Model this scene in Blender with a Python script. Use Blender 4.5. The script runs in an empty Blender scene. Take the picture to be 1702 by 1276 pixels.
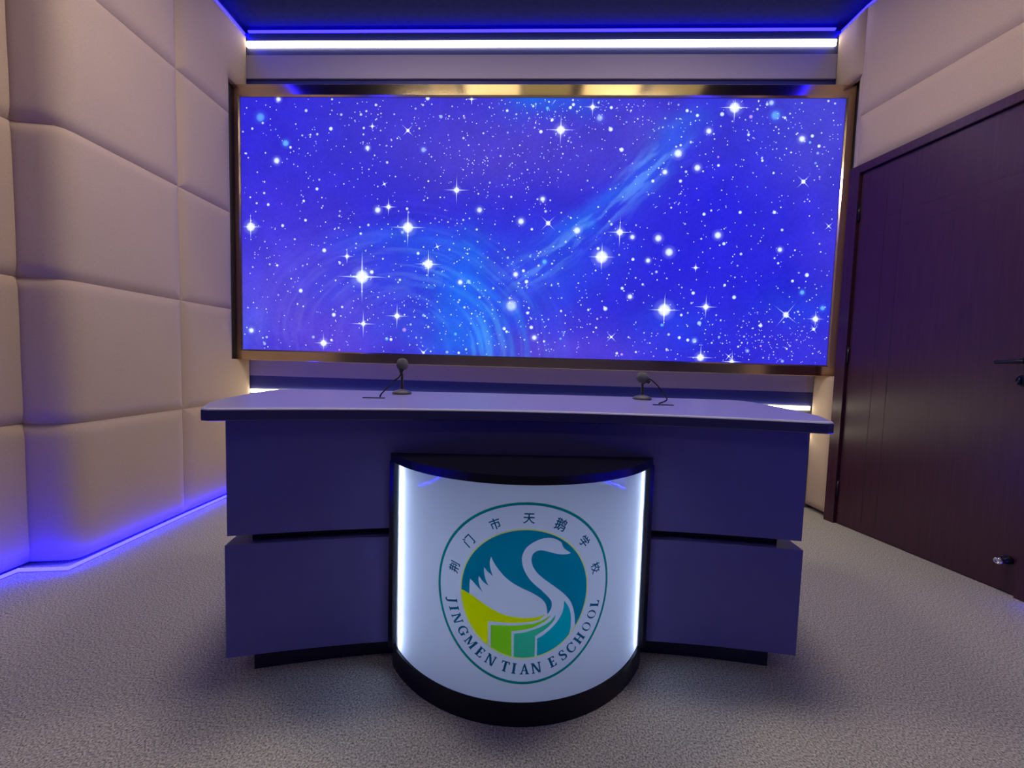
import bpy, bmesh, math, random
import numpy as np
from mathutils import Vector, Matrix

# ------------------------------------------------------------------ camera
SC = bpy.context.scene
F_PX = 640.0
YAW, PITCH, ROLL = (math.radians(a) for a in (-2.17, -3.26, 1.61))
cam_d = bpy.data.cameras.new('camera')
cam = bpy.data.objects.new('camera', cam_d)
SC.collection.objects.link(cam)
fw = Vector((math.sin(YAW) * math.cos(PITCH), math.cos(YAW) * math.cos(PITCH), math.sin(PITCH)))
rt = Vector((math.cos(YAW), -math.sin(YAW), 0)); up = rt.cross(fw)
r2 = math.cos(ROLL) * rt + math.sin(ROLL) * up
u2 = -math.sin(ROLL) * rt + math.cos(ROLL) * up
M = Matrix((r2, u2, -fw)).transposed().to_4x4(); M.translation = Vector((0, -2.7, .95))
cam.matrix_world = M
cam_d.sensor_fit = 'HORIZONTAL'; cam_d.sensor_width = 36; cam_d.lens = 36 * F_PX / 1702
cam_d.clip_start = .02
SC.camera = cam

# ------------------------------------------------------------------ world, exposure
w = bpy.data.worlds.new('world'); SC.world = w; w.use_nodes = True
w.node_tree.nodes['Background'].inputs[0].default_value = (.02, .02, .03, 1)
w.node_tree.nodes['Background'].inputs[1].default_value = .3
SC.view_settings.view_transform = 'Standard'; SC.view_settings.look = 'None'
SC.view_settings.gamma = 1; SC.view_settings.exposure = 0.0

# light strengths (radiance) -----------------------------------------------
L_ADDED_DESK = 40.0      # strong unseen panels added over the desk to light the room
L_FRONT = 2.0      # the two bright panels nearest the screen
L_DIM = .45        # the dim panels between them
L_ADDED_REAR = 5.0       # unseen fill panels added behind the camera
L_WHITE = 9.0      # white LED strips
L_BLUE = 34.0      # blue LED strips
L_SIGN = 43.0      # LED strips inside the light box


def lin(r, g, b):
    f = lambda c: (c / 255 / 12.92) if c / 255 <= .04045 else ((c / 255 + .055) / 1.055) ** 2.4
    return (f(r), f(g), f(b), 1)


# ------------------------------------------------------------------ materials
def mat(name, col, rough=.6, metal=0, spec=.5, coat=0):
    m = bpy.data.materials.new(name); m.use_nodes = True
    b = m.node_tree.nodes['Principled BSDF']
    b.inputs['Base Color'].default_value = col; b.inputs['Roughness'].default_value = rough
    b.inputs['Metallic'].default_value = metal; b.inputs['Specular IOR Level'].default_value = spec
    b.inputs['Coat Weight'].default_value = coat; b.inputs['Coat Roughness'].default_value = .08
    return m


def nodes(m):
    nt = m.node_tree
    return nt, nt.nodes, nt.links, nt.nodes['Principled BSDF']


def noise_col(m, scale, c1, c2, detail=4, bump=0, bscale=None, dist=.002, sc=(1, 1, 1), lo=.3, hi=.7):
    nt, N, L, b = nodes(m)
    tc = N.new('ShaderNodeTexCoord'); mp = N.new('ShaderNodeMapping'); mp.inputs['Scale'].default_value = sc
    L.new(tc.outputs['Object'], mp.inputs[0])
    n = N.new('ShaderNodeTexNoise'); n.inputs['Scale'].default_value = scale; n.inputs['Detail'].default_value = detail
    L.new(mp.outputs[0], n.inputs['Vector'])
    r = N.new('ShaderNodeValToRGB'); r.color_ramp.elements[0].color = c1; r.color_ramp.elements[1].color = c2
    r.color_ramp.elements[0].position = lo; r.color_ramp.elements[1].position = hi
    L.new(n.outputs['Fac'], r.inputs[0]); L.new(r.outputs[0], b.inputs['Base Color'])
    if bump:
        n2 = N.new('ShaderNodeTexNoise'); n2.inputs['Scale'].default_value = bscale or scale; n2.inputs['Detail'].default_value = 3
        L.new(mp.outputs[0], n2.inputs['Vector'])
        bp = N.new('ShaderNodeBump'); bp.inputs['Strength'].default_value = bump; bp.inputs['Distance'].default_value = dist
        L.new(n2.outputs['Fac'], bp.inputs['Height']); L.new(bp.outputs[0], b.inputs['Normal'])
    return m


def emis(name, col, strength):
    m = bpy.data.materials.new(name); m.use_nodes = True
    nt = m.node_tree; nt.nodes.clear()
    e = nt.nodes.new('ShaderNodeEmission'); o = nt.nodes.new('ShaderNodeOutputMaterial')
    e.inputs[0].default_value = col; e.inputs[1].default_value = strength
    nt.links.new(e.outputs[0], o.inputs[0])
    return m


FABRIC = noise_col(mat('beige_fabric', lin(190, 160, 135), .9, spec=.2), 420, (.46, .345, .245, 1), (.56, .425, .31, 1), 2,
                   .35, 700, .0006)
FABRIC.node_tree.nodes['Principled BSDF'].inputs['Sheen Weight'].default_value = .15
GREYFAB = noise_col(mat('grey_wall_fabric', lin(150, 140, 150), .9, spec=.2), 400, (.40, .36, .47, 1), (.47, .42, .54, 1), 2, .2, 700, .0005)
NAVY = mat('navy_trim', (.028, .036, .21, 1), .4)
PLASTER = mat('dark_wall_plaster', (.10, .095, .10, 1), .85)
CEILM = noise_col(mat('dark_ceiling_paint', (.03, .03, .06, 1), .95, spec=.08), 30, (.010, .011, .045, 1), (.014, .015, .055, 1), 3, .15, 60)
CARPET = noise_col(mat('grey_fleck_carpet', (.3, .3, .3, 1), .97, spec=.1), 210, (.10, .093, .083, 1), (.68, .635, .56, 1), 3, 0, lo=.33, hi=.67)
for n_ in CARPET.node_tree.nodes:
    if n_.type == 'TEX_NOISE': n_.inputs['Roughness'].default_value = .7
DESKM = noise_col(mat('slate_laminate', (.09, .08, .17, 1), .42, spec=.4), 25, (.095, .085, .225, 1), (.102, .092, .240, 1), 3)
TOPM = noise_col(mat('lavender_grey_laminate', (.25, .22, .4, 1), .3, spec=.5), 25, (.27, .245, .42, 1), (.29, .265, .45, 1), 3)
EDGEM = mat('dark_edge_banding', (.045, .04, .10, 1), .16, spec=.6)
LIPM = mat('painted_edge_highlight', (.62, .60, .64, 1), .25, spec=.6)  # pale colour on the rounded desk edge paints its highlight line
BLACK = mat('black_gloss_panel', (.006, .006, .010, 1), .22, spec=.22)
BLACKMAT = mat('black_recess', (.006, .006, .009, 1), .6)
BRASS = mat('brushed_brass', (.70, .54, .32, 1), .15, metal=1)
BRASSIN = mat('dark_bronze_lip', (.10, .07, .05, 1), .3, metal=1)
WOOD = None
FOAM = noise_col(mat('grey_foam', (.06, .06, .065, 1), .95, spec=.15), 600, (.09, .09, .092, 1), (.17, .17, .165, 1), 2, .8, 900, .001)
MICM = mat('dark_microphone_metal', (.05, .05, .055, 1), .38, metal=.6)
MICBASE = mat('grey_microphone_base', (.12, .115, .11, 1), .5)
RUBBER = mat('black_cable', (.006, .006, .009, 1), .7, spec=.15)
CHROME = mat('chrome', (.8, .8, .8, 1), .12, metal=1)
LOCKM = mat('black_door_metal', (.012, .014, .025, 1), .3, metal=.5)
WHITEB = mat('white_box_lining', (.85, .87, .9, 1), .8)


def wood():
    m = mat('dark_red_door_veneer', (.07, .02, .03, 1), .27, spec=.5)
    nt, N, L, b = nodes(m)
    tc = N.new('ShaderNodeTexCoord'); mp = N.new('ShaderNodeMapping'); mp.inputs['Scale'].default_value = (28, 28, 1.1)
    L.new(tc.outputs['Object'], mp.inputs[0])
    n = N.new('ShaderNodeTexNoise'); n.inputs['Scale'].default_value = 3.5; n.inputs['Detail'].default_value = 6; n.inputs['Distortion'].default_value = .5
    L.new(mp.outputs[0], n.inputs['Vector'])
    r = N.new('ShaderNodeValToRGB'); r.color_ramp.elements[0].color = (.046, .014, .026, 1); r.color_ramp.elements[1].color = (.060, .018, .032, 1)
    r.color_ramp.elements[0].position = .35; r.color_ramp.elements[1].position = .68
    L.new(n.outputs['Fac'], r.inputs[0]); L.new(r.outputs[0], b.inputs['Base Color'])
    bp = N.new('ShaderNodeBump'); bp.inputs['Strength'].default_value = .08; bp.inputs['Distance'].default_value = .001
    L.new(n.outputs['Fac'], bp.inputs['Height']); L.new(bp.outputs[0], b.inputs['Normal'])
    return m


WOOD = wood()
WHITE_LED = emis('white_led', (1, .90, .68, 1), L_WHITE)
BLUE_LED = emis('blue_led', (.0042, .0030, 1, 1), L_BLUE)
BLUE_FLOOR = emis('blue_floor_led', (.0042, .0034, 1, 1), L_BLUE * 2.2)
SIGN_LED = emis('sign_led', (.56, .70, 1.0, 1), L_SIGN)


# ------------------------------------------------------------------ helpers
def link(name, bm, m, parent=None, smooth=False, loc=None):
    me = bpy.data.meshes.new(name)
    bmesh.ops.recalc_face_normals(bm, faces=bm.faces[:])
    bm.to_mesh(me); bm.free()
    for x in (m if isinstance(m, (list, tuple)) else [m]):
        me.materials.append(x)
    if smooth:
        for p in me.polygons: p.use_smooth = True
    o = bpy.data.objects.new(name, me); SC.collection.objects.link(o)
    if parent is not None: o.parent = parent
    if loc is not None: o.location = loc
    return o


def thing(name, label, cat, loc=(0, 0, 0), rz=0, group=None):
    o = bpy.data.objects.new(name, None); SC.collection.objects.link(o)
    o.empty_display_size = .1
    o.location = loc; o.rotation_euler = (0, 0, rz)
    return tag(o, label, cat, group)


def tag(o, label, cat, group=None):
    o['label'] = label; o['category'] = cat
    if group: o['group'] = group
    return o


def struct(o):
    o['kind'] = 'structure'; return o


def box(bm, x0, x1, y0, y1, z0, z1, mi=0):
    v = [bm.verts.new(p) for p in ((x0, y0, z0), (x1, y0, z0), (x1, y1, z0), (x0, y1, z0), (x0, y0, z1), (x1, y0, z1), (x1, y1, z1), (x0, y1, z1))]
    fs = []
    for q in ((0, 3, 2, 1), (4, 5, 6, 7), (0, 1, 5, 4), (1, 2, 6, 5), (2, 3, 7, 6), (3, 0, 4, 7)):
        f = bm.faces.new([v[i] for i in q]); f.material_index = mi; fs.append(f)
    return v, fs


def prism(bm, pts, z0, z1, mi=0, mi_side=None):
    a = [bm.verts.new((x, y, z0)) for x, y in pts]; b = [bm.verts.new((x, y, z1)) for x, y in pts]
    n = len(pts); f = bm.faces.new(b); f.material_index = mi
    g = bm.faces.new(a[::-1]); g.material_index = mi
    side = []
    for i in range(n):
        s = bm.faces.new((a[i], a[(i + 1) % n], b[(i + 1) % n], b[i])); s.material_index = mi if mi_side is None else mi_side
        side.append(s)
    return f, g, side


def bevel(bm, w, seg=2, ang=40):
    es = [e for e in bm.edges if len(e.link_faces) == 2 and e.calc_face_angle(0) > math.radians(ang)]
    bmesh.ops.bevel(bm, geom=es, offset=w, segments=seg, profile=.5, affect='EDGES', clamp_overlap=True)


def lathe(bm, prof, n=32, c=(0, 0, 0), axis=None):
    # profile: (radius, height) from bottom to top
    R = Matrix.Identity(3)
    if axis is not None: R = Vector((0, 0, 1)).rotation_difference(Vector(axis).normalized()).to_matrix()
    rings = []
    for r, z in prof:
        if r < 1e-6: rings.append([bm.verts.new(R @ Vector((0, 0, z)) + Vector(c))])
        else: rings.append([bm.verts.new(R @ Vector((r * math.cos(2 * math.pi * i / n), r * math.sin(2 * math.pi * i / n), z)) + Vector(c)) for i in range(n)])
    for a, b in zip(rings, rings[1:]):
        for i in range(n):
            j = (i + 1) % n
            if len(a) == 1 and len(b) == 1: continue
            if len(a) == 1: bm.faces.new((a[0], b[j], b[i]))
            elif len(b) == 1: bm.faces.new((a[i], a[j], b[0]))
            else: bm.faces.new((a[i], a[j], b[j], b[i]))
    return bm


def spline(pts, n=8):
    P = [Vector(p) for p in pts]; out = []
    for i in range(len(P) - 1):
        p0 = P[max(i - 1, 0)]; p1 = P[i]; p2 = P[i + 1]; p3 = P[min(i + 2, len(P) - 1)]
        for k in range(n):
            t = k / n
            out.append(.5 * ((2 * p1) + (p2 - p0) * t + (2 * p0 - 5 * p1 + 4 * p2 - p3) * t * t + (3 * p1 - p0 - 3 * p2 + p3) * t ** 3))
    out.append(P[-1]); return out


def tube(bm, pts, r, n=10):
    prev = None; rings = []
    for i, p in enumerate(pts):
        d = (pts[min(i + 1, len(pts) - 1)] - pts[max(i - 1, 0)]).normalized()
        if prev is None:
            a = d.orthogonal().normalized()
        else:
            a = (prev - d * prev.dot(d)).normalized()
        prev = a; b = d.cross(a)
        rr = r[i] if isinstance(r, (list, tuple)) else r
        rings.append([bm.verts.new(p + rr * (math.cos(2 * math.pi * k / n) * a + math.sin(2 * math.pi * k / n) * b)) for k in range(n)])
    for x, y in zip(rings, rings[1:]):
        for k in range(n): bm.faces.new((x[k], x[(k + 1) % n], y[(k + 1) % n], y[k]))
    bm.faces.new(rings[0][::-1]); bm.faces.new(rings[-1])
    return bm


# the line of the right hand wall and door (flares open towards the room)
DR = Vector((.176, -.774, 0)).normalized(); NR = Vector((DR.y, -DR.x, 0)); P0 = Vector((1.962, -.26, 0))
def RW(t, off=0, z=0): return P0 + DR * t + NR * off + Vector((0, 0, z))
A_R = math.atan2(DR.y, DR.x)
H_CEIL = 3.2; H_PAD = 3.13; Y_REAR = -4.6

# ------------------------------------------------------------------ structure
bm = bmesh.new(); box(bm, -2.35, 3.1, Y_REAR - .1, .15, -.1, 0); struct(link('floor', bm, CARPET))
bm = bmesh.new(); box(bm, -2.35, 3.1, Y_REAR - .1, .15, H_CEIL, H_CEIL + .1); struct(link('ceiling', bm, CEILM))


def wall_strip(name, pts, m, th, z1=H_CEIL):
    # solid wall that follows a plan polyline; th is a plan offset vector
    bm = bmesh.new(); poly = [(p[0], p[1]) for p in pts] + [(p[0] + th[0], p[1] + th[1]) for p in pts[::-1]]
    prism(bm, poly, 0, z1); return struct(link(name, bm, m))


wall_strip('wall_left', [(-2.035, .03), (-2.035, -1.07), (-2.20, -1.07), (-2.20, Y_REAR)], PLASTER, (-.1, 0))
er = RW(1.6, -.07)
wall_strip('wall_right', [(2.035, .03), (2.035, -.2), tuple(RW(-.02, -.07))[:2], tuple(er)[:2], (er.x, Y_REAR)], PLASTER, (.15, 0))
bm = bmesh.new(); box(bm, -2.14, 2.2, .03, .13, 0, H_CEIL); struct(link('wall_back', bm, PLASTER))
bm = bmesh.new(); box(bm, -2.3, 3.0, Y_REAR - .1, Y_REAR, 0, H_CEIL); struct(link('wall_rear', bm, mat('grey_rear_wall', (.16, .15, .16, 1), .8)))

# back wall bands, from the ceiling down
XL, XR = -1.985, 1.935
k = 1
for (z0, z1, y, m) in ((3.092, 3.150, .0, NAVY), (2.998, 3.052, .0, NAVY), (2.72, 2.846, .004, NAVY),
                       (.712, .802, .0, NAVY), (.0, .672, .0, PLASTER), (3.15, 3.2, .022, CEILM)):
    bm = bmesh.new(); box(bm, XL - .04, XR + .09, y, .03, z0, z1); bevel(bm, .002, 1)
    struct(link('trim_%d' % k, bm, m)); k += 1


# ------------------------------------------------------------------ padded wall panels
def round_path(pts, r=.04, n=8):
    P = [Vector(p) for p in pts]; out = [P[0]]
    for i in range(1, len(P) - 1):
        a, b, c = P[i - 1], P[i], P[i + 1]
        rr = min(r, (a - b).length * .45, (c - b).length * .45)
        s = b + (a - b).normalized() * rr; e = b + (c - b).normalized() * rr
        for k in range(n + 1):
            t = k / n; out.append((1 - t) ** 2 * s + 2 * t * (1 - t) * b + t * t * e)
    out.append(P[-1]); return out


def pad(name, pts, z0, z1, label, group, notch=None, side=1, r=.062, th=.058, fold_r=.05, edge=.020):
    """Upholstered panel. pts: plan polyline of its crown; side=+1: room is to the right of travel.
    notch(s0, s1, za, zb): rectangular cut-out in (arc length, height)."""
    path = round_path([(p[0], p[1]) for p in pts], fold_r)
    S = [0]
    for a, b in zip(path, path[1:]): S.append(S[-1] + (b - a).length)
    tot = S[-1]

    def at(s):
        s = min(max(s, 0), tot)
        for i in range(len(path) - 1):
            if s <= S[i + 1] + 1e-9:
                t = (s - S[i]) / max(S[i + 1] - S[i], 1e-9); d = (path[i + 1] - path[i]).normalized()
                return path[i].lerp(path[i + 1], t), d
    def nrm(s):
        e = .02; a = at(s - e)[0]; b = at(s + e)[0]; d = (b - a).normalized()
        return Vector((d.y, -d.x)) * side
    def ticks(lo, hi, extra=()):
        L = hi - lo; v = {lo, hi}; q = [.0015, .004, .008, .014, .022, .032, .045, .06, .08]
        for e in q:
            if e < L / 2: v |= {lo + e, hi - e}
        n = max(2, int((L - .16) / .045))
        if L > .2:
            for i in range(n + 1): v.add(lo + .08 + (L - .16) * i / n)
        for x in extra:
            v |= {x}
            for e in q[:7]:
                if lo < x - e < hi: v.add(x - e)
                if lo < x + e < hi: v.add(x + e)
        o = sorted(v); res = [o[0]]
        for x in o[1:]:
            if x - res[-1] > .0007: res.append(x)
            elif x in (hi,) or x in extra: res[-1] = x
        return res
    ex_s = [x for x in (notch[:2] if notch else ()) if 1e-4 < x < tot - 1e-4]
    ex_z = [x for x in (notch[2:] if notch else ()) if z0 + 1e-4 < x < z1 - 1e-4]
    ss = ticks(0, tot, ex_s); zs = ticks(z0, z1, ex_z)
    rnd = random.Random(len(label) * 7 + int(z0 * 100)); ph = [rnd.uniform(0, 6) for _ in range(6)]

    def dist(s, z):
        d = min(s, tot - s, z - z0, z1 - z)
        if notch:
            a, b, c, e = notch
            dx = max(a - s, 0, s - b); dz = max(c - z, 0, z - e)
            d = min(d, math.hypot(dx, dz))
        return max(d, 0)
    bm = bmesh.new(); V = {}
    for i, s in enumerate(ss):
        p, _ = at(s); n = nrm(s)
        for j, z in enumerate(zs):
            e = dist(s, z); q = min(e / r, 1); f = 1 - (1 - q) ** 2.3
            bulge = .006 * min(e / .25, 1)
            rip = .0012 * math.sin(14 * s + ph[0]) * math.sin(11 * z + ph[1]) + .0006 * math.sin(31 * s + 17 * z + ph[2]) * q
            off = -edge * (1 - f) + bulge - .006 + rip * q
            if e < 1e-6: off = -edge - .006
            V[i, j] = bm.verts.new((p.x + n.x * off, p.y + n.y * off, z))
    for i in range(len(ss) - 1):
        for j in range(len(zs) - 1):
            if notch:
                sc, zc = (ss[i] + ss[i + 1]) / 2, (zs[j] + zs[j + 1]) / 2
                if notch[0] < sc < notch[1] and notch[2] < zc < notch[3]: continue
            bm.faces.new((V[i, j], V[i + 1, j], V[i + 1, j + 1], V[i, j + 1]))
    lv = [v for v in bm.verts if not v.link_faces]
    inv = {v: k for k, v in V.items()}
    bmesh.ops.delete(bm, geom=lv, context='VERTS') if lv else None
    be = [e for e in bm.edges if len(e.link_faces) == 1]
    inv2 = {}
    for (i, j), v in V.items():
        if v.is_valid: inv2[v] = i
    ret = bmesh.ops.extrude_edge_only(bm, edges=be)
    nv = [g for g in ret['geom'] if isinstance(g, bmesh.types.BMVert)]
    for v in nv:
        src = [e.other_vert(v) for e in v.link_edges if e.other_vert(v) in inv2]
        i = inv2[src[0]]; n = nrm(ss[i]); p, _ = at(ss[i])
        v.co.x = p.x - n.x * th; v.co.y = p.y - n.y * th
    o = link(name, bm, FABRIC, smooth=True)
    return tag(o, label, 'wall panel', group)


ROWS = [(.014, .625), (.625, 1.25), (1.25, 1.885), (1.885, 2.52), (2.52, H_PAD)]
RN = ['bottom row', 'second row from the floor', 'middle row', 'second row from the top', 'top row']
GL = 'beige padded panels on the left wall'
XP = -1.972
for i, (z0, z1) in enumerate(ROWS):
    # column next to the screen; the travel direction is from the screen to the camera, room on the left of travel
    pts = [(XP, .0), (XP, -.547)]
    notch = None
    if i in (2, 3): pts = [(XP, -.165), (XP, -.547)]
    if i == 1: notch = (-.01, .165, .918, 2)
    if i == 4: notch = (-.01, .165, 0, 2.745)
    pad('padded_wall_panel', pts, z0, z1, 'narrow beige padded fabric wall panel, %s, left wall, next to the screen frame' % RN[i], GL, notch, side=-1)
    pad('padded_wall_panel', [(XP, -.547), (XP + .014, -1.128), (-2.17, -1.164)], z0, z1,
        'large beige padded fabric panel folded round the left wall corner, %s' % RN[i], GL, side=-1, fold_r=.075)
    pad('padded_wall_panel', [(-2.137, -1.09), (-2.137, -1.82)], z0, z1,
        'beige padded fabric panel at the left edge of the photo, %s' % RN[i], GL, side=-1)
GR = 'beige padded panels on the right wall'
cx = RW(-.068)
pad('padded_wall_panel', [(1.932, .0), (cx.x - .004, cx.y + .0)], .028, .915, 'pale beige padded corner panel below the screen frame, beside the door casing', GR, side=1, r=.045)
pad('padded_wall_panel', [(1.932, .0), (cx.x - .004, cx.y + .0)], 2.745, H_PAD, 'short beige padded corner panel above the right end of the screen frame', GR, side=1, r=.045)
pad('padded_wall_panel', [(2.004, -.122), (cx.x + .006, cx.y - .001)], .915, 2.745, 'narrow beige padded filler strip between the screen frame and the door casing', GR, side=1, r=.03, th=.02, edge=.01)
q = lambda t: tuple(RW(t))[:2]
pad('padded_wall_panel', [q(-.066), q(1.55)], 2.494, H_PAD, 'long beige padded fabric panel at the top of the right wall under the blue strip', GR, side=1)
pad('padded_wall_panel', [q(-.066), q(.70)], 2.19, 2.494, 'low beige padded panel between the door head and the top panel, right wall', GR, side=1)
pad('padded_wall_panel', [q(.70), q(1.55)], 2.19, 2.494, 'low beige padded panel at the right edge of the photo above the door', GR, side=1)
pad('padded_wall_panel', [q(.85), q(1.55)], .028, 2.19, 'tall beige padded fabric panel past the handle side of the door', GR, side=1)

# grey upholstered bands of the back wall
bm = bmesh.new(); box(bm, XL - .02, XR + .01, -.012, .0, 2.846, 2.998); bevel(bm, .006, 3)
tag(link('padded_wall_panel', bm, GREYFAB), 'long low grey fabric panel above the screen under the white strip', 'wall panel')
bm = bmesh.new(); box(bm, XL - .02, XR + .01, -.012, .0, .802, .95); bevel(bm, .006, 3)
tag(link('padded_wall_panel', bm, GREYFAB), 'long low grey fabric panel below the screen behind the microphones', 'wall panel')

# ------------------------------------------------------------------ LED strips
def strip(pts, w, h, m, label, group=None, name='led_strip', z=0):
    bm = bmesh.new()
    P = [Vector((p[0], p[1])) for p in pts]
    L = []; Rr = []
    for i, p in enumerate(P):
        d0 = (P[i] - P[i - 1]).normalized() if i else (P[1] - P[0]).normalized()
        d1 = (P[i + 1] - P[i]).normalized() if i < len(P) - 1 else d0
        n0 = Vector((-d0.y, d0.x)); n1 = Vector((-d1.y, d1.x)); n = (n0 + n1).normalized(); n /= max(n.dot(n0), .4)
        L.append(p + n * w / 2); Rr.append(p - n * w / 2)
    prism(bm, [tuple(v) for v in L] + [tuple(v) for v in Rr[::-1]], z, z + h)
    return tag(link(name, bm, m), label, 'light strip', group)


strip([(XL, -.006), (XR, -.006)], .012, .036, WHITE_LED, 'bright white light strip above the screen', z=3.054)
strip([(XL, -.006), (XR, -.006)], .012, .026, WHITE_LED, 'white light strip low on the back wall, its ends showing past the desk top', z=.679)
strip([(XL + .02, -.006), (XR, -.006)], .012, .02, WHITE_LED, 'white light strip behind the desk, seen as a small glow beside the corner panel', z=.49)
strip([(XL, .008), (XR, .008)], .012, .010, BLUE_LED, 'thin blue light strip under the ceiling along the back wall', z=3.162)
strip([(-2.0, -.01), (-2.0, -1.17), (-2.165, -1.19), (-2.165, Y_REAR + .1)], .010, .010, BLUE_LED, 'blue light strip under the ceiling along the left wall', z=3.135)
e1 = RW(1.5, -.03)
strip([(1.965, -.01), tuple(RW(-.07, -.03))[:2], tuple(e1)[:2], (e1.x, Y_REAR + .1)], .010, .010, BLUE_LED, 'blue light strip under the ceiling along the right wall', z=3.135)
strip([(-1.962, -.02), (-1.962 , -.547), (-1.944, -1.168), (-2.128, -1.198), (-2.128, Y_REAR + .1)], .008, .012, BLUE_FLOOR, 'blue light strip on the floor along the left wall', z=.006)
f0, f1 = RW(.838, .012), RW(1.5, .012)
strip([tuple(f0)[:2], tuple(f1)[:2], (f1.x, Y_REAR + .1)], .008, .012, BLUE_FLOOR, 'blue light strip on the floor right of the door', z=.006)

# ------------------------------------------------------------------ door
door = struct(thing('door_1', 'dark red brown veneered door with black lever handle in the right wall', 'door', P0, A_R))
# local frame: x along the wall (t), y = +90deg from DR; room side is local -y
def dbox(name, x0, x1, y0, y1, z0, z1, m, bev=.003, parent=door):
    bm = bmesh.new(); box(bm, x0, x1, y0, y1, z0, z1); bevel(bm, bev, 2); return link(name, bm, m, parent)
bm = bmesh.new()
TD = 2.128
box(bm, -.063, -.004, -.018, .06, 0, TD + .05); box(bm, .772, .835, -.018, .06, 0, TD + .05)
box(bm, -.004, .772, -.018, .06, TD + .004, TD + .05)
bevel(bm, .004, 2); link('door_casing', bm, WOOD, door)
bm = bmesh.new(); box(bm, -.004, .772, .05, .065, 0, TD + .004); link('door_stop_rebate', bm, BLACKMAT, door)
leaf = dbox('door_leaf', .002, .766, .0, .045, .006, TD, WOOD)
GROOVE = mat('dark_door_groove', (.02, .004, .006, 1), .5)  # thin dark lines laid on the door leaf
bm = bmesh.new()
for x in (.141, .216): box(bm, x - .0013, x + .0013, -.0004, .001, .06, TD - .06)
for z in (1.75, 1.83): box(bm, .1, .70, -.0004, .001, z, z + .0022)
link('inlay_line', bm, GROOVE, leaf)
# handle set

bm = bmesh.new(); lathe(bm, [(0, 0), (.026, 0), (.027, .004), (.024, .009), (.011, .011), (.010, .045), (0, .046)], 28, axis=(0, -1, 0)); hd = link('door_handle', bm, LOCKM, door, True, loc=(.742, 0, 1.012))
bm = bmesh.new(); tube(bm, spline([(.004, -.045, 0), (-.02, -.048, 0), (-.05, -.047, -.001), (-.082, -.045, -.002)], 6), [.0095] * 6 + [.009] * 6 + [.0085] * 7, 12); link('lever', bm, LOCKM, hd, True)
bm = bmesh.new(); lathe(bm, [(0, 0), (.024, 0), (.025, .003), (.022, .008), (.008, .009), (.008, .02), (0, .02)], 24, (-.012, 0, -.080), (0, -1, 0))
box(bm, -.016, -.008, -.034, -.018, -.096, -.068); link('thumb_turn', bm, LOCKM, hd, True)
bm = bmesh.new(); lathe(bm, [(0, 0), (.018, 0), (.018, .012), (.010, .016), (.009, .045), (0, .045)], 24, (.737, 0, .149), (0, -1, 0)); dstop = link('door_stop', bm, LOCKM, door, True)
bm = bmesh.new(); lathe(bm, [(0, .045), (.0135, .045), (.0145, .05), (.0145, .062), (.012, .066), (.008, .066), (.006, .063), (0, .063)], 24, (.737, 0, .149), (0, -1, 0)); link('chrome_cap', bm, CHROME, dstop, True)
for z in (.22, 1.05, 1.9):
    bm = bmesh.new(); lathe(bm, [(0, -.05), (.007, -.05), (.007, .05), (0, .05)], 14, (.0, -.006, z)); link('hinge', bm, LOCKM, door, True)

# ------------------------------------------------------------------ video wall
vw = thing('video_wall', 'large wide screen showing a blue starry sky in a brushed brass frame', 'screen', (0, -.12, .914))
FX0, FX1, FZ0, FZ1 = -2.022, 2.000, .914, 2.735       # frame, outer
IX0, IX1, IZ0, IZ1 = -1.962, 1.949, .986, 2.658       # opening
def bar(pts_front, depth, m, lip):
    # a mitred bar: outer edge at full depth, front face chamfered slightly to the opening
    bm = bmesh.new()
    (a, b, c, d) = pts_front                          # outer a,b ; inner c,d  (x,z)
    o1, o2 = Vector((a[0], -.12, a[1])), Vector((b[0], -.12, b[1]))
    i2, i1 = Vector((c[0], -.12, c[1])), Vector((d[0], -.12, d[1]))
    def lp(p, q, t): return p.lerp(q, t)
    rows = []
    for (t, y) in ((0, 0), (0, -.117), (.04, -.12), (.88, -.12), (1, -.112), (1, -.09)):
        p, q = lp(o1, i1, t), lp(o2, i2, t)
        rows.append((bm.verts.new((p.x, y, p.z)), bm.verts.new((q.x, y, q.z))))
    for (u, v), (s, t) in zip(rows, rows[1:]): bm.faces.new((u, v, t, s))
    bm.faces.new([r[0] for r in rows]); bm.faces.new([r[1] for r in rows][::-1])
    for v in bm.verts: v.co -= Vector((0, -.12, .914))
    return link('frame_bar', bm, m, vw)
O = [(FX0, FZ1), (FX1, FZ1), (FX1, FZ0), (FX0, FZ0)]; I = [(IX0, IZ1), (IX1, IZ1), (IX1, IZ0), (IX0, IZ0)]
for i in range(4):
    j = (i + 1) % 4; bar((O[i], O[j], I[j], I[i]), .12, BRASS, 0)

# picture on the screen --------------------------------------------------------
YS = -.105
CAMP = np.array([0, -2.7, .95])
nf, nr_, nu = (np.array(v) for v in (fw, r2, u2))
def px2s(px, py):
    d = nf + nr_ * (px - 851) / F_PX - nu * (py - 638) / F_PX
    t = (YS - CAMP[1]) / d[1]; P = CAMP + t * d
    return P[0], P[2]
SX = (IX1 - IX0); SZ = (IZ1 - IZ0)
rs = np.random.RandomState(5)
def vnoise(x, y, seed):
    g = np.random.RandomState(seed).rand(256, 256)
    xi = np.floor(x).astype(int); yi = np.floor(y).astype(int); fx = x - xi; fy = y - yi
    fx = fx * fx * (3 - 2 * fx); fy = fy * fy * (3 - 2 * fy)
    G = lambda a, b: g[a % 256, b % 256]
    return (G(xi, yi) * (1 - fx) + G(xi + 1, yi) * fx) * (1 - fy) + (G(xi, yi + 1) * (1 - fx) + G(xi + 1, yi + 1) * fx) * fy
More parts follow.
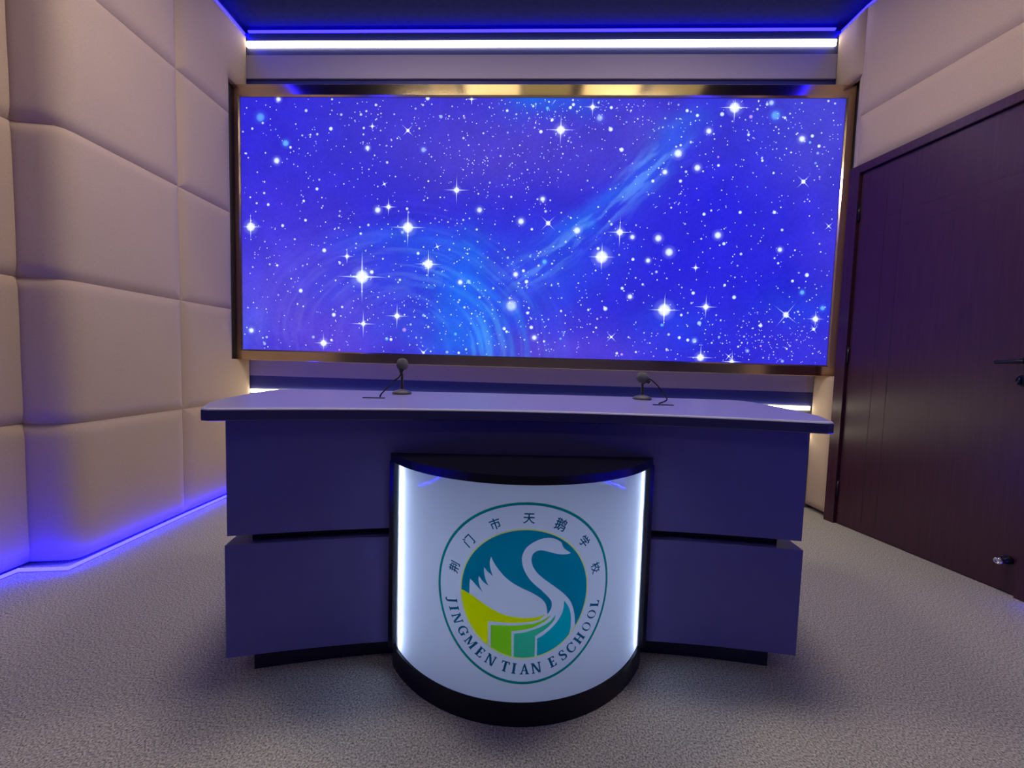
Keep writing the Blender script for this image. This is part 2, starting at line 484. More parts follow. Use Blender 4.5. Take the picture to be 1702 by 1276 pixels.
def fbm(x, y, seed, o=5):
    s = 0; a = .5
    for i in range(o): s = s + a * vnoise(x * 2 ** i, y * 2 ** i, seed + i); a *= .5
    return s / (1 - .5 ** o)
nx, nz = 560, 240
gx = np.linspace(IX0 - .004, IX1 + .004, nx); gz = np.linspace(IZ0 - .004, IZ1 + .004, nz)
X, Z = np.meshgrid(gx, gz)
col = np.zeros(X.shape + (3,)); col[:] = (46, 40, 214)
W = fbm(X * 2.2 + 9, Z * 2.2, 3); W2 = fbm(X * 2.2 + 31, Z * 2.2 + 7, 8)
wx = X + .35 * (W - .5); wz = Z + .35 * (W2 - .5)
def blob(px, py, rx, ry, c, a, rot=0):
    global col
    x0, z0 = px2s(px, py); k_ = 1 / 245.
    dx = wx - x0; dz = wz - z0; cr, sr = math.cos(rot), math.sin(rot)
    u = (dx * cr + dz * sr) / (rx * k_); v = (-dx * sr + dz * cr) / (ry * k_)
    m = a * np.exp(-(u * u + v * v))
    col = col * (1 - m[..., None]) + np.array(c) * m[..., None]
for b in ((450, 180, 150, 70, (52, 38, 228), .6), (600, 210, 170, 90, (56, 52, 205), .6), (430, 500, 110, 120, (92, 78, 232), .85), (450, 330, 100, 60, (70, 52, 222), .5),
          (540, 480, 110, 100, (96, 70, 215), .75), (560, 560, 130, 50, (98, 72, 218), .7), (700, 560, 80, 50, (72, 66, 222), .6),
          (860, 230, 200, 80, (82, 66, 205), .85), (760, 250, 120, 60, (74, 62, 205), .6), (1010, 200, 110, 60, (70, 62, 210), .6),
          (905, 170, 60, 22, (30, 104, 236), .9), (1080, 200, 60, 40, (84, 76, 205), .5),
          (1370, 240, 110, 90, (80, 78, 206), .8), (1310, 200, 90, 60, (70, 74, 214), .5), (1360, 400, 60, 120, (74, 66, 220), .7),
          (1210, 330, 110, 60, (36, 32, 226), .8), (1160, 420, 150, 70, (38, 34, 228), .8), (1290, 470, 60, 40, (28, 30, 214), .6), (1250, 250, 80, 40, (48, 48, 222), .5),
          (900, 590, 110, 45, (98, 76, 214), .8), (1010, 575, 90, 40, (88, 66, 222), .7), (930, 520, 70, 30, (70, 58, 222), .6),
          (1330, 500, 90, 30, (32, 70, 232), .5), (1350, 570, 80, 40, (62, 56, 226), .6), (1120, 560, 80, 40, (36, 60, 232), .5)):
    blob(*b)
for b in ((755, 500, 62, 75, (26, 112, 248), .85), (790, 440, 30, 60, (28, 104, 246), .6), (730, 430, 90, 28, (34, 96, 240), .5), (700, 395, 90, 22, (34, 92, 238), .5),
          (640, 400, 90, 14, (46, 84, 236), .5), (780, 560, 60, 26, (36, 110, 246), .7), (830, 520, 60, 50, (40, 96, 240), .5), (610, 460, 120, 40, (44, 78, 236), .5),
          (960, 385, 34, 16, (24, 116, 246), .8), (1000, 330, 80, 15, (48, 96, 240), .75), (1060, 290, 70, 26, (38, 92, 238), .7), (1110, 240, 60, 26, (50, 90, 234), .6),
          (920, 440, 60, 60, (42, 84, 238), .6), (1000, 420, 50, 40, (44, 78, 236), .4), (870, 460, 50, 60, (50, 74, 232), .5), (1130, 200, 50, 22, (48, 92, 232), .6),
          (650, 540, 60, 40, (50, 88, 238), .4), (1100, 530, 70, 30, (34, 74, 238), .4), (410, 560, 30, 60, (84, 104, 240), .5)):
    rot = .75 if 940 < b[0] < 1140 and b[1] < 390 else 0
    blob(*b, rot)
# swirl streaks round the blue vortex and along the diagonal band
x0, z0 = px2s(650, 580); dx, dz = (X - x0) / 1.2, (Z - z0); rad = np.hypot(dx, dz); ang = np.arctan2(dz, dx)
for (fr_q, sd, amp, c_in, c_out) in ((20, 21, .55, (44, 140, 250), (120, 112, 240)), (52, 27, .5, (90, 170, 252), (128, 118, 238))):
    sw = fbm(rad * fr_q + 2.5 * ang + 40 + 2.2 * W, ang * 2.2 + 20 + 1.5 * W2, sd, 4)
    right = 1 / (1 + np.exp(-(dx - .05) * 7))
    m = np.clip((sw - .50) * 4.5, 0, 1) * np.exp(-((rad - .58) / .27) ** 2) * amp * (.42 + .58 * right)
    cc_ = np.array(c_in) * right[..., None] + np.array(c_out) * (1 - right[..., None])
    col = col * (1 - m[..., None]) + cc_ * m[..., None]
xa, za = px2s(905, 430); xb, zb = px2s(1120, 250); L_ = math.hypot(xb - xa, zb - za); ax_, az_ = (xb - xa) / L_, (zb - za) / L_
u = (X - xa) * ax_ + (Z - za) * az_; v = -(X - xa) * az_ + (Z - za) * ax_ + .03 * np.sin(u * 4 + .6)
bn = fbm(u * 5 + 7 + W, v * 26 + 5 + 3 * W2 + 1.5 * W, 33, 6)
m = np.clip((bn - .46) * 5, 0, 1) * np.exp(-(v / .11) ** 2) * np.clip(np.minimum(u + .4, L_ + .25 - u) * 3, 0, 1) * .75
col = col * (1 - m[..., None]) + np.array((98, 150, 248)) * m[..., None]
tex = fbm(X * 9, Z * 9, 50, 4) - .5; col = col * (1 + .12 * tex[..., None])
speck = (rs.rand(*X.shape) - .5) * 9; col += speck[..., None] * (1, 1, .4)
col = np.clip(col, 0, 255) / 255.
LIN = lambda c: np.where(c <= .04045, c / 12.92, ((c + .055) / 1.055) ** 2.4)
colL = LIN(col)

verts = [np.stack([X.ravel(), np.full(X.size, YS), Z.ravel()], 1)]
vcol = [colL.reshape(-1, 3)]
ii = np.arange(nx * nz).reshape(nz, nx)
quads = np.stack([ii[:-1, :-1], ii[:-1, 1:], ii[1:, 1:], ii[1:, :-1]], -1).reshape(-1, 4)
faces = quads.tolist(); nbg = len(faces); base = nx * nz
WH = np.array((.80, .90, 1.0)); BL = np.array((.10, .42, .85)); PK = np.array((.55, .28, .75)); PB = np.array((.30, .45, .95))
KM = 1 / 246.
layer = 0
def disc(px, py, r, c, core=.45, n=10, glow=0):
    global base, layer
    x, z = px2s(px, py); layer = (layer + 1) % 8
    x = min(max(x, IX0 + .003), IX1 - .003); z = min(max(z, IZ0 + .003), IZ1 - .003)
    y = YS - .0008 - layer * .00012
    rings = [(core * r, 1.0), (r, .0)] if not glow else [(core * r, 1.0), (r, glow * .5), (r * 1.8, 0.)]
    V = [(x, y, z)]; C_ = [np.array(c)]
    for rr, a in rings:
        for k_ in range(n):
            t = 2 * math.pi * k_ / n; V.append((min(max(x + rr * KM * math.cos(t), IX0), IX1), y, min(max(z + rr * KM * math.sin(t), IZ0), IZ1))); C_.append(np.array(c) * a)
    for k_ in range(n): faces.append([base, base + 1 + k_, base + 1 + (k_ + 1) % n])
    for q_ in range(len(rings) - 1):
        o_ = base + 1 + q_ * n
        for k_ in range(n): faces.append([o_ + k_, o_ + (k_ + 1) % n, o_ + n + (k_ + 1) % n, o_ + n + k_])
    verts.append(np.array(V)); vcol.append(np.array(C_)); base += len(V)
def spikes(px, py, L, c, rot=0, wd=1.1, asp=1.0, only=None):
    global base, layer
    x, z = px2s(px, py); layer = (layer + 1) % 8
    for q_ in range(4):
        if only is not None and q_ not in only: continue
        t = rot + q_ * math.pi / 2; l = L * (asp if q_ % 2 else 1) * KM; y = YS - .002 - q_ * .00012
        d = np.array((math.cos(t), math.sin(t))); n_ = np.array((-d[1], d[0])) * wd * KM
        if x + d[0] * l > IX1: l = max((IX1 - x) / d[0], .004)
        if x + d[0] * l < IX0: l = max((IX0 - x) / d[0], .004)
        if z + d[1] * l > IZ1: l = max((IZ1 - z) / d[1], .004)
        if z + d[1] * l < IZ0: l = max((IZ0 - z) / d[1], .004)
        pts = [(x, z), (x + d[0] * l * .35 + n_[0] * .7, z + d[1] * l * .35 + n_[1] * .7), (x + d[0] * l, z + d[1] * l), (x + d[0] * l * .35 - n_[0] * .7, z + d[1] * l * .35 - n_[1] * .7), (x + n_[0], z + n_[1]), (x - n_[0], z - n_[1])]
        verts.append(np.array([(a, y, b) for a, b in pts]))
        c_ = np.array(c); vcol.append(np.array([c_, c_ * .6, c_ * .12, c_ * .6, c_ * .8, c_ * .8]))
        faces.append([base, base + 4, base + 1]); faces.append([base, base + 1, base + 2]); faces.append([base, base + 2, base + 3]); faces.append([base, base + 3, base + 5])
        base += 6
for (px, py, r, L) in ((417, 377, 8, 22), (678, 378, 9.5, 32), (602, 460, 12, 43), (712, 439, 8.5, 25), (660, 525, 5, 22), (604, 538, 4, 24), (538, 570, 6, 18),
                       (759, 316, 5, 23), (932, 216, 7.5, 25), (985, 178, 4, 16), (1221, 179, 9, 25), (1030, 386, 6, 25), (1000, 427, 11, 23), (1104, 515, 11, 27),
                       (1173, 510, 5, 20), (1164, 594, 6.5, 24), (1216, 601, 4, 18), (1355, 530, 5, 15), (646, 344, 4, 15), (577, 426, 3.2, 13), (619, 210, 2, 7), (1156, 445, 2.5, 8), (784, 165, 2, 10)):
    disc(px, py, r, WH * .95, .62, 16, .22); spikes(px, py, L, WH * .8, 0, max(1.0, r * .16), 1.05)
for (px, py, r, L, rot) in ((911, 371, 4.5, 17, .8), (678, 217, 3.2, 13, .8), (1335, 302, 4, 15, .8), (1306, 523, 5.5, 25, .93), (1352, 547, 3, 9, .6), (1377, 376, 1.5, 9, .8),
                            (1016, 560, 2.4, 12, .8), (639, 306, 2, 7, .5), (1211, 592, 1.5, 9, .9), (461, 441, 2, 4, .3), (727, 410, 2, 8, .4)):
    disc(px, py, r, WH * .9, .5, 12); spikes(px, py, L, WH * .75, rot, .8)
spikes(704, 586, 14, WH * .7, .8, .8, 1, (0, 1)); disc(704, 586, 3, WH * .8)
spikes(922, 168, 10, WH * .5, 4.1, .8, 1, (0,))
for (px, py, r, c) in ((433, 195, 8, BL * .75), (463, 165, 4.5, WH), (460, 267, 5.5, WH), (475, 238, 6, BL), (611, 246, 4.2, WH), (704, 249, 4.5, PB), (628, 349, 5.5, WH),
                       (509, 184, 3, WH * .7), (550, 214, 3.6, WH), (483, 245, 2.6, WH), (527, 314, 3, WH), (446, 340, 2.8, WH), (505, 334, 2.6, WH), (508, 366, 2.8, WH), (470, 375, 3, WH),
                       (850, 508, 10, WH * .62), (797, 349, 5, WH * .85), (959, 383, 6, WH), (1127, 255, 7, WH), (1159, 279, 5.5, WH), (1289, 192, 8, BL * .8), (1282, 171, 4.5, PB * 1.3),
                       (1178, 218, 5, WH), (1200, 190, 3.8, WH * .9), (1248, 194, 3.4, PK), (1333, 231, 5.5, WH), (1105, 286, 4.5, WH), (1112, 419, 7, WH), (1193, 391, 6, WH), (1094, 396, 6, WH),
                       (1077, 433, 4.2, WH), (1296, 415, 4.2, WH), (1341, 457, 3.8, WH), (1333, 486, 4.2, BL * 1.1), (1367, 512, 4.2, BL), (1220, 494, 3.6, WH), (1264, 541, 3.4, WH), (1154, 566, 4.5, PB * 1.1),
                       (1162, 537, 4, PB * 1.4), (857, 456, 4.8, WH), (905, 435, 4.5, BL), (765, 469, 4.5, WH), (779, 468, 4, PB), (888, 561, 4.5, WH), (883, 544, 3.6, WH), (1006, 513, 4, WH),
                       (1047, 493, 4.4, WH), (555, 523, 4, WH), (500, 483, 4, WH), (418, 549, 4.8, WH), (539, 416, 4, WH), (618, 452, 3.8, WH), (866, 368, 5.5, WH), (902, 331, 4.5, WH),
                       (1033, 249, 4, WH), (899, 219, 3.4, WH), (1015, 215, 4, WH), (997, 196, 5.5, PB), (711, 161, 4, WH), (1142, 184, 3, WH), (1159, 192, 3, WH), (1244, 224, 2.6, WH),
                       (1085, 301, 3, WH), (1100, 540, 3, BL), (1129, 561, 3, WH), (1143, 565, 3, WH), (948, 179, 3, WH), (953, 174, 3, WH), (918, 199, 2.8, WH), (910, 180, 3, BL * 1.3), (1016, 179, 3, WH),
                       (1051, 394, 4.2, WH), (1052, 431, 3, WH), (1034, 479, 3, WH), (994, 413, 3, WH), (870, 450, 3, WH), (875, 468, 3.6, WH), (884, 381, 2.5, WH), (838, 546, 3.2, WH), (842, 551, 2.6, WH),
                       (877, 520, 3, WH), (1152, 487, 3.2, WH), (1131, 301, 3, WH), (1170, 356, 3, WH), (1194, 275, 2.6, WH), (1230, 353, 3, WH), (1287, 353, 3.2, WH), (1361, 243, 3, WH), (1350, 226, 3, WH),
                       (1267, 267, 2.4, WH), (1317, 467, 2.8, WH), (704, 524, 3, PB), (672, 548, 4, PK * .8), (643, 563, 3.4, BL), (650, 564, 3, WH), (669, 386, 3, PB), (695, 421, 3, WH), (1203, 405, 3, WH),
                       (440, 571, 3, PB), (551, 565, 2.6, WH), (521, 560, 3, PB), (757, 555, 3, BL), (743, 585, 3, PB), (1300, 600, 3, PB), (1242, 583, 4, PB * .6), (1195, 560, 2.4, PB), (733, 194, 3.5, PB), (843, 184, 2.6, WH)):
    disc(px, py, r, c, .45, 14, .18 if r > 4 else 0)
for i in range(2300):
    q_ = rs.rand()
    if q_ < .62: px, py = rs.uniform(400, 1408), rs.uniform(163, 603)
    elif q_ < .70: px, py = rs.normal(1275, 60), rs.normal(565, 28)
    elif q_ < .77: px, py = rs.normal(960, 90), rs.normal(180, 25)
    elif q_ < .83: px, py = rs.normal(820, 90), rs.normal(260, 50)
    elif q_ < .92: px, py = rs.normal(780, 130), rs.normal(510, 55)
    elif q_ < .96: px, py = rs.normal(1290, 70), rs.normal(225, 45)
    else: px, py = rs.normal(620, 90), rs.normal(200, 40)
    x, z = px2s(px, py)
    if not (IX0 + .01 < x < IX1 - .01 and IZ0 + .01 < z < IZ1 - .01): continue
    r = .75 + rs.exponential(.42); r = min(r, 2.6)
    if .62 <= q_ < .83: r *= .8
    t = rs.rand(); c = WH * rs.uniform(.55, 1.0) if t < .8 else (PB if t < .93 else (BL if t < .97 else PK)) * rs.uniform(.7, 1.2)
    disc(px, py, r * 1.05, c, .45, 7)
vv = np.concatenate(verts) - np.array((0, -.12, .914)); cc = np.concatenate(vcol)
me = bpy.data.meshes.new('display'); me.from_pydata(vv.tolist(), [], faces)
at_ = me.color_attributes.new('col', 'FLOAT_COLOR', 'POINT')
at_.data.foreach_set('color', np.concatenate([cc, np.ones((len(cc), 1))], 1).astype(np.float32).ravel())
def attr_emis(name, additive):
    m = bpy.data.materials.new(name); m.use_nodes = True; nt = m.node_tree; nt.nodes.clear(); N = nt.nodes
    a = N.new('ShaderNodeAttribute'); a.attribute_name = 'col'; e = N.new('ShaderNodeEmission'); o = N.new('ShaderNodeOutputMaterial')
    nt.links.new(a.outputs['Color'], e.inputs[0]); e.inputs[1].default_value = 1.0
    g = N.new('ShaderNodeBsdfTransparent' if additive else 'ShaderNodeBsdfDiffuse')
    if not additive: g.inputs['Color'].default_value = (.01, .01, .01, 1)
    s = N.new('ShaderNodeAddShader'); nt.links.new(e.outputs[0], s.inputs[0]); nt.links.new(g.outputs[0], s.inputs[1]); nt.links.new(s.outputs[0], o.inputs[0])
    if additive: m.cycles.emission_sampling = 'NONE'
    return m
me.materials.append(attr_emis('screen_nebula', False)); me.materials.append(attr_emis('screen_stars', True))
mi = np.zeros(len(me.polygons), dtype=np.int32); mi[nbg:] = 1; me.polygons.foreach_set('material_index', mi); me.update()
o = bpy.data.objects.new('display', me); SC.collection.objects.link(o); o.parent = vw
bm = bmesh.new(); box(bm, IX0 - .03, IX1 + .03, .02, .11, IZ0 - .914 - .03, IZ1 - .914 + .03); link('backing', bm, BLACKMAT, vw)

# ------------------------------------------------------------------ desk
A_D = math.radians(4.6); OD = Vector((0, -1.55, 0))
desk = thing('news_desk', 'long curved slate purple desk with a glowing half round emblem box on its front', 'desk', OD, A_D)
HW = .84
def yface(x, base=-.055, sag=.085, hw=HW): return base + sag * (1 - (x / hw) ** 2)
def curved_block(name, hw, ybase, ydepth, z0, z1, m, flare=0, sag=.085, bev=.002):
    n = 36; bm = bmesh.new()
    front = [(hw * (2 * i / n - 1), yface(hw * (2 * i / n - 1), ybase, sag, hw)) for i in range(n + 1)]
    back = [(x * (1 + flare), y + ydepth) for x, y in front[::-1]]
    prism(bm, front + back, z0, z1)
    bevel(bm, bev, 2, 60); return link(name, bm, m, desk)
curved_block('plinth', .80, .0, .38, 0, .078, BLACKMAT, .05)
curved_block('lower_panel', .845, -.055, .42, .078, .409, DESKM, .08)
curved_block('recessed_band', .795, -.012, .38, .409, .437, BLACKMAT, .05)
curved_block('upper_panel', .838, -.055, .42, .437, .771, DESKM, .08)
# top
bm = bmesh.new()
fr = [(.85 * (2 * i / 40 - 1), yface(.85 * (2 * i / 40 - 1), -.104, .104, .85)) for i in range(41)]
right = [(.872, -.098), (.888, -.075), (.943, .028), (.975, .13), (.997, .25), (1.018, .40), (1.024, .47), (1.018, .515), (.996, .545), (.955, .562)]
rear = [(x, .605 - .045 * (abs(x) / .95) ** 2.2) for x in [.9 - i * 1.8 / 20 for i in range(21)]]
left = [(-x, y) for x, y in right[::-1]]
OUT = [Vector(p) for p in fr + right + rear + left]
OUT = [p for i, p in enumerate(OUT) if (p - OUT[i - 1]).length > .001]
nO = len(OUT); INW = []
for i in range(nO):
    d = (OUT[(i + 1) % nO] - OUT[i - 1]).normalized(); INW.append(Vector((-d.y, d.x)))
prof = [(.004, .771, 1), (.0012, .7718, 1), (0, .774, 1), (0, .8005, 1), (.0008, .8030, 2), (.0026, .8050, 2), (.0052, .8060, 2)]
rings = [[bm.verts.new((*(OUT[i] + INW[i] * d), z)) for i in range(nO)] for d, z, _ in prof]
for k_, (ra, rb) in enumerate(zip(rings, rings[1:])):
    for i in range(nO):
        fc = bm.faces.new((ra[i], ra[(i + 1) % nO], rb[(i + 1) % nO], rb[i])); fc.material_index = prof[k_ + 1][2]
bm.faces.new(rings[-1]).material_index = 0; bm.faces.new(rings[0][::-1]).material_index = 1
# split the top into slab faces
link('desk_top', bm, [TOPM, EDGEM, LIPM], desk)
for (x, y, rot) in ((-.53, .257, .02), (.53, .250, .05)):
    bm = bmesh.new(); box(bm, -.038, .038, -.008, .008, 0, .0022); bevel(bm, .0004, 1)
    for v in bm.verts: v.co = Matrix.Rotation(rot, 3, 'Z') @ v.co
    link('cable_slot', bm, RUBBER, desk, loc=(x, y, .8062))

# ------------------------------------------------------------------ light box

RP = .452; CY = -.195 + RP
def arc(R, cy, y_end, n=60):
    a = math.acos(max(-1, min(1, (cy - y_end) / R)))
    return [(R * math.sin(-a + 2 * a * i / n), cy - R * math.cos(-a + 2 * a * i / n)) for i in range(n + 1)]
RO = .4795; CO = -.207 + RO
bm = bmesh.new()
prism(bm, arc(RO, CO, .0105), .645, .668); prism(bm, arc(RO - .010, CO, .0105), 0, .066)
for s in (-1, 1): prism(bm, [(s * .402, .0105), (s * .377, .0105), (s * .3765, .001), (s * .388, -.006), (s * .402, .002)], .066, .645)
bevel(bm, .0015, 2, 50); lb = link('light_box', bm, BLACK, desk)
lb['label'] = 'black half round light box with a lit emblem front'
bm = bmesh.new(); box(bm, -.377, .377, .004, .0105, .066, .645); link('back_board', bm, WHITEB, lb)
for s in (-1, 1):
    bm = bmesh.new(); box(bm, s * .352 - .0025, s * .352 + .0025, -.0005, .003, .07, .64); link('led_tube', bm, SIGN_LED, lb)
# translucent front
PANEL = bpy.data.materials.new('white_backlit_acrylic'); PANEL.use_nodes = True
nt = PANEL.node_tree; nt.nodes.clear(); N = nt.nodes
tr = N.new('ShaderNodeBsdfTranslucent'); tr.inputs[0].default_value = (.86, .9, .94, 1)
df = N.new('ShaderNodeBsdfDiffuse'); df.inputs[0].default_value = (.75, .78, .82, 1)
gl = N.new('ShaderNodeBsdfGlossy'); gl.inputs['Roughness'].default_value = .012
mx = N.new('ShaderNodeMixShader'); mx.inputs[0].default_value = .35
fr_ = N.new('ShaderNodeFresnel'); fr_.inputs[0].default_value = 1.6
mx2 = N.new('ShaderNodeMixShader'); o = N.new('ShaderNodeOutputMaterial')
nt.links.new(tr.outputs[0], mx.inputs[1]); nt.links.new(df.outputs[0], mx.inputs[2])
nt.links.new(fr_.outputs[0], mx2.inputs[0]); nt.links.new(mx.outputs[0], mx2.inputs[1]); nt.links.new(gl.outputs[0], mx2.inputs[2]); nt.links.new(mx2.outputs[0], o.inputs[0])
bm = bmesh.new(); pa = arc(RP, CY, .0015, 80)
cols_ = [[bm.verts.new((x, y, z)) for z in (.066, .645)] for x, y in pa]
for a, b in zip(cols_, cols_[1:]): bm.faces.new((a[0], b[0], b[1], a[1]))
panel = link('lit_panel', bm, PANEL, lb, True)

# emblem printed on the front ----------------------------------------------------
EP = {
'body': [(-1462,-125),(-1464,112),(-1449,275),(-1368,214),(-1266,121),(-1093,-31),(-1173,95),(-1209,214),(-1221,309),(-1209,387),(-1129,288),(-1044,218),(-939,163),(-1004,258),(-1048,376),(-1077,524),(-1075,641),(-997,548),(-913,490),(-837,431),(-888,548),(-925,695),(-932,831),(-898,944),(-854,840),(-770,712),(-645,560),(-494,408),(-291,269),(-89,166),(14,119),(95,85),(217,20),(355,-67),(466,-156),(546,-272),(577,-399),(592,-553),(534,-546),(440,-584),(305,-611),(143,-620),(36,-626),(-199,-610),(-400,-585),(-602,-539),(-807,-457),(-1016,-354),(-1186,-263),(-1330,-178),(-1462,-125)] ,
'neck': [(1178,1030),(1080,1096),(984,1168),(938,1241),(913,1332),(826,1394),(727,1448),(588,1479),(426,1472),(293,1432),(136,1353),(-19,1223),(-95,1066),(-117,916),(-79,726),(1,550),(112,386),(250,247),(389,132),(516,7),(630,-112),(696,-215),(707,-327),(676,-435),(596,-553),(510,-644),(519,-895),(730,-985),(1257,-925),(1240,-1063),(1201,-1198),(1304,-1133),(1405,-983),(1376,-948),(1371,-833),(1353,-659),(1298,-451),(1224,-283),(1130,-156),(1023,-43),(904,64),(744,191),(587,314),(433,433),(294,561),(182,714),(130,878),(139,1014),(196,1108),(315,1160),(423,1157),(587,1109),(769,1049),(940,1011),(1084,1006)] ,
'white': [(-1686,-75),(-1462,-125),(-1330,-178),(-1186,-263),(-1016,-354),(-807,-457),(-602,-539),(-400,-585),(-199,-610),(36,-626),(143,-620),(305,-611),(440,-584),(554,-533),(814,-582),(1037,-227),(1257,-925),(1201,-1198),(1033,-1451),(614,-1675),(70,-1727),(-847,-1566),(-1276,-1220),(-1655,-741),(-1710,-330)] ,
'yellow': [(-1717,-54),(-1633,-71),(-1462,-125),(-1330,-178),(-1186,-263),(-1016,-354),(-807,-457),(-602,-539),(-400,-585),(-199,-610),(36,-626),(143,-620),(305,-611),(440,-584),(554,-533),(482,-614),(388,-678),(240,-713),(40,-737),(-128,-753),(-395,-765),(-731,-768),(-936,-774),(-921,-1394),(-1130,-1402),(-1574,-1005),(-1710,-330)] ,
'green': [(701,-570),(635,-654),(514,-749),(379,-816),(205,-885),(46,-931),(-322,-985),(-301,-1721),(-570,-1742),(-850,-1454),(-865,-868),(-594,-843),(-393,-837),(-193,-827),(42,-800),(242,-775),(417,-721),(552,-661)] ,
'seagreen': [(814,-582),(797,-699),(723,-803),(615,-904),(494,-991),(294,-1111),(294,-1776),(71,-1783),(-246,-1774),(-260,-1049),(48,-1001),(207,-948),(382,-893),(557,-815),(693,-730)] ,
'teal2': [(1037,-227),(1033,-394),(999,-557),(918,-700),(809,-841),(687,-953),(565,-1053),(458,-1128),(343,-1184),(355,-1766),(757,-1763),(1237,-1347),(1200,-1183),(1240,-1063),(1257,-925),(1253,-711),(1218,-522),(1137,-353)] ,

}
RE = .2415; ST = .0004; NS = int(2 * .246 / ST) + 1
axs = -.246 + ST * np.arange(NS)
img = np.ones((NS, NS, 3))          # [t, s]
def fill(poly, tint, even=None):
    polys = poly if isinstance(poly, list) and isinstance(poly[0], list) else [poly]
    allp = np.array([p for q_ in polys for p in q_], float)
    i0, i1 = np.searchsorted(axs, (allp[:, 0].min(), allp[:, 0].max())); j0, j1 = np.searchsorted(axs, (allp[:, 1].min(), allp[:, 1].max()))
    if i1 <= i0 or j1 <= j0: return
    Xs, Ys = np.meshgrid(axs[i0:i1], axs[j0:j1]); ins = np.zeros(Xs.shape, bool)
    for q_ in polys:
        P = np.array(q_, float)
        for (xa, ya), (xb, yb) in zip(P, np.roll(P, -1, 0)):
            if ya == yb: continue
            c_ = ((ya > Ys) != (yb > Ys)) & (Xs < (xb - xa) * (Ys - ya) / (yb - ya) + xa)
            ins ^= c_
    if even is not None: ins &= even[j0:j1, i0:i1]
    sub = img[j0:j1, i0:i1]; sub[ins] = tint
GX, GY = np.meshgrid(axs, axs); GR_ = np.hypot(GX, GY)
def tint(r, g, b, k_=1.0):
    ref = np.array(lin(140, 158, 192)[:3]); return np.clip(np.array(lin(r, g, b)[:3]) / ref * k_, 0, 1)
TEAL = tint(0, 88, 124); RING = tint(0, 92, 112); INK = tint(0, 62, 98); YEL = tint(138, 162, 0); GRN = tint(86, 146, 26)
SEA = tint(34, 130, 118); TL2 = tint(0, 116, 144); OLV = tint(146, 160, 112); WHT = np.ones(3)
img[(GR_ > .2335) & (GR_ < .2405)] = RING
img[(GR_ >= .2405) & (GR_ < .2422)] = tint(128, 168, 156)
disc_m = GR_ < .1685
img[(GR_ >= .1685) & (GR_ < .1722)] = OLV
img[disc_m] = TEAL
for nm, tt in (('white', WHT), ('body', WHT), ('neck', WHT), ('yellow', YEL), ('green', GRN), ('seagreen', SEA), ('teal2', TL2)):
    pl = [(a * 1e-4, b * 1e-4) for a, b in EP[nm]]
    # round the traced outline a little
    if nm in ('body', 'neck', 'teal2'):
        q_ = []
        for k_, p in enumerate(pl):
            a, b = pl[k_ - 1], pl[(k_ + 1) % len(pl)]
            v1 = (p[0] - a[0], p[1] - a[1]); v2 = (b[0] - p[0], b[1] - p[1])
            cs = (v1[0] * v2[0] + v1[1] * v2[1]) / max(1e-9, math.hypot(*v1) * math.hypot(*v2))
            if cs > .6: q_ += [(p[0] * .75 + a[0] * .25, p[1] * .75 + a[1] * .25), (p[0] * .75 + b[0] * .25, p[1] * .75 + b[1] * .25)]
            else: q_.append(p)
        pl = q_
    fill(pl, tt, disc_m)

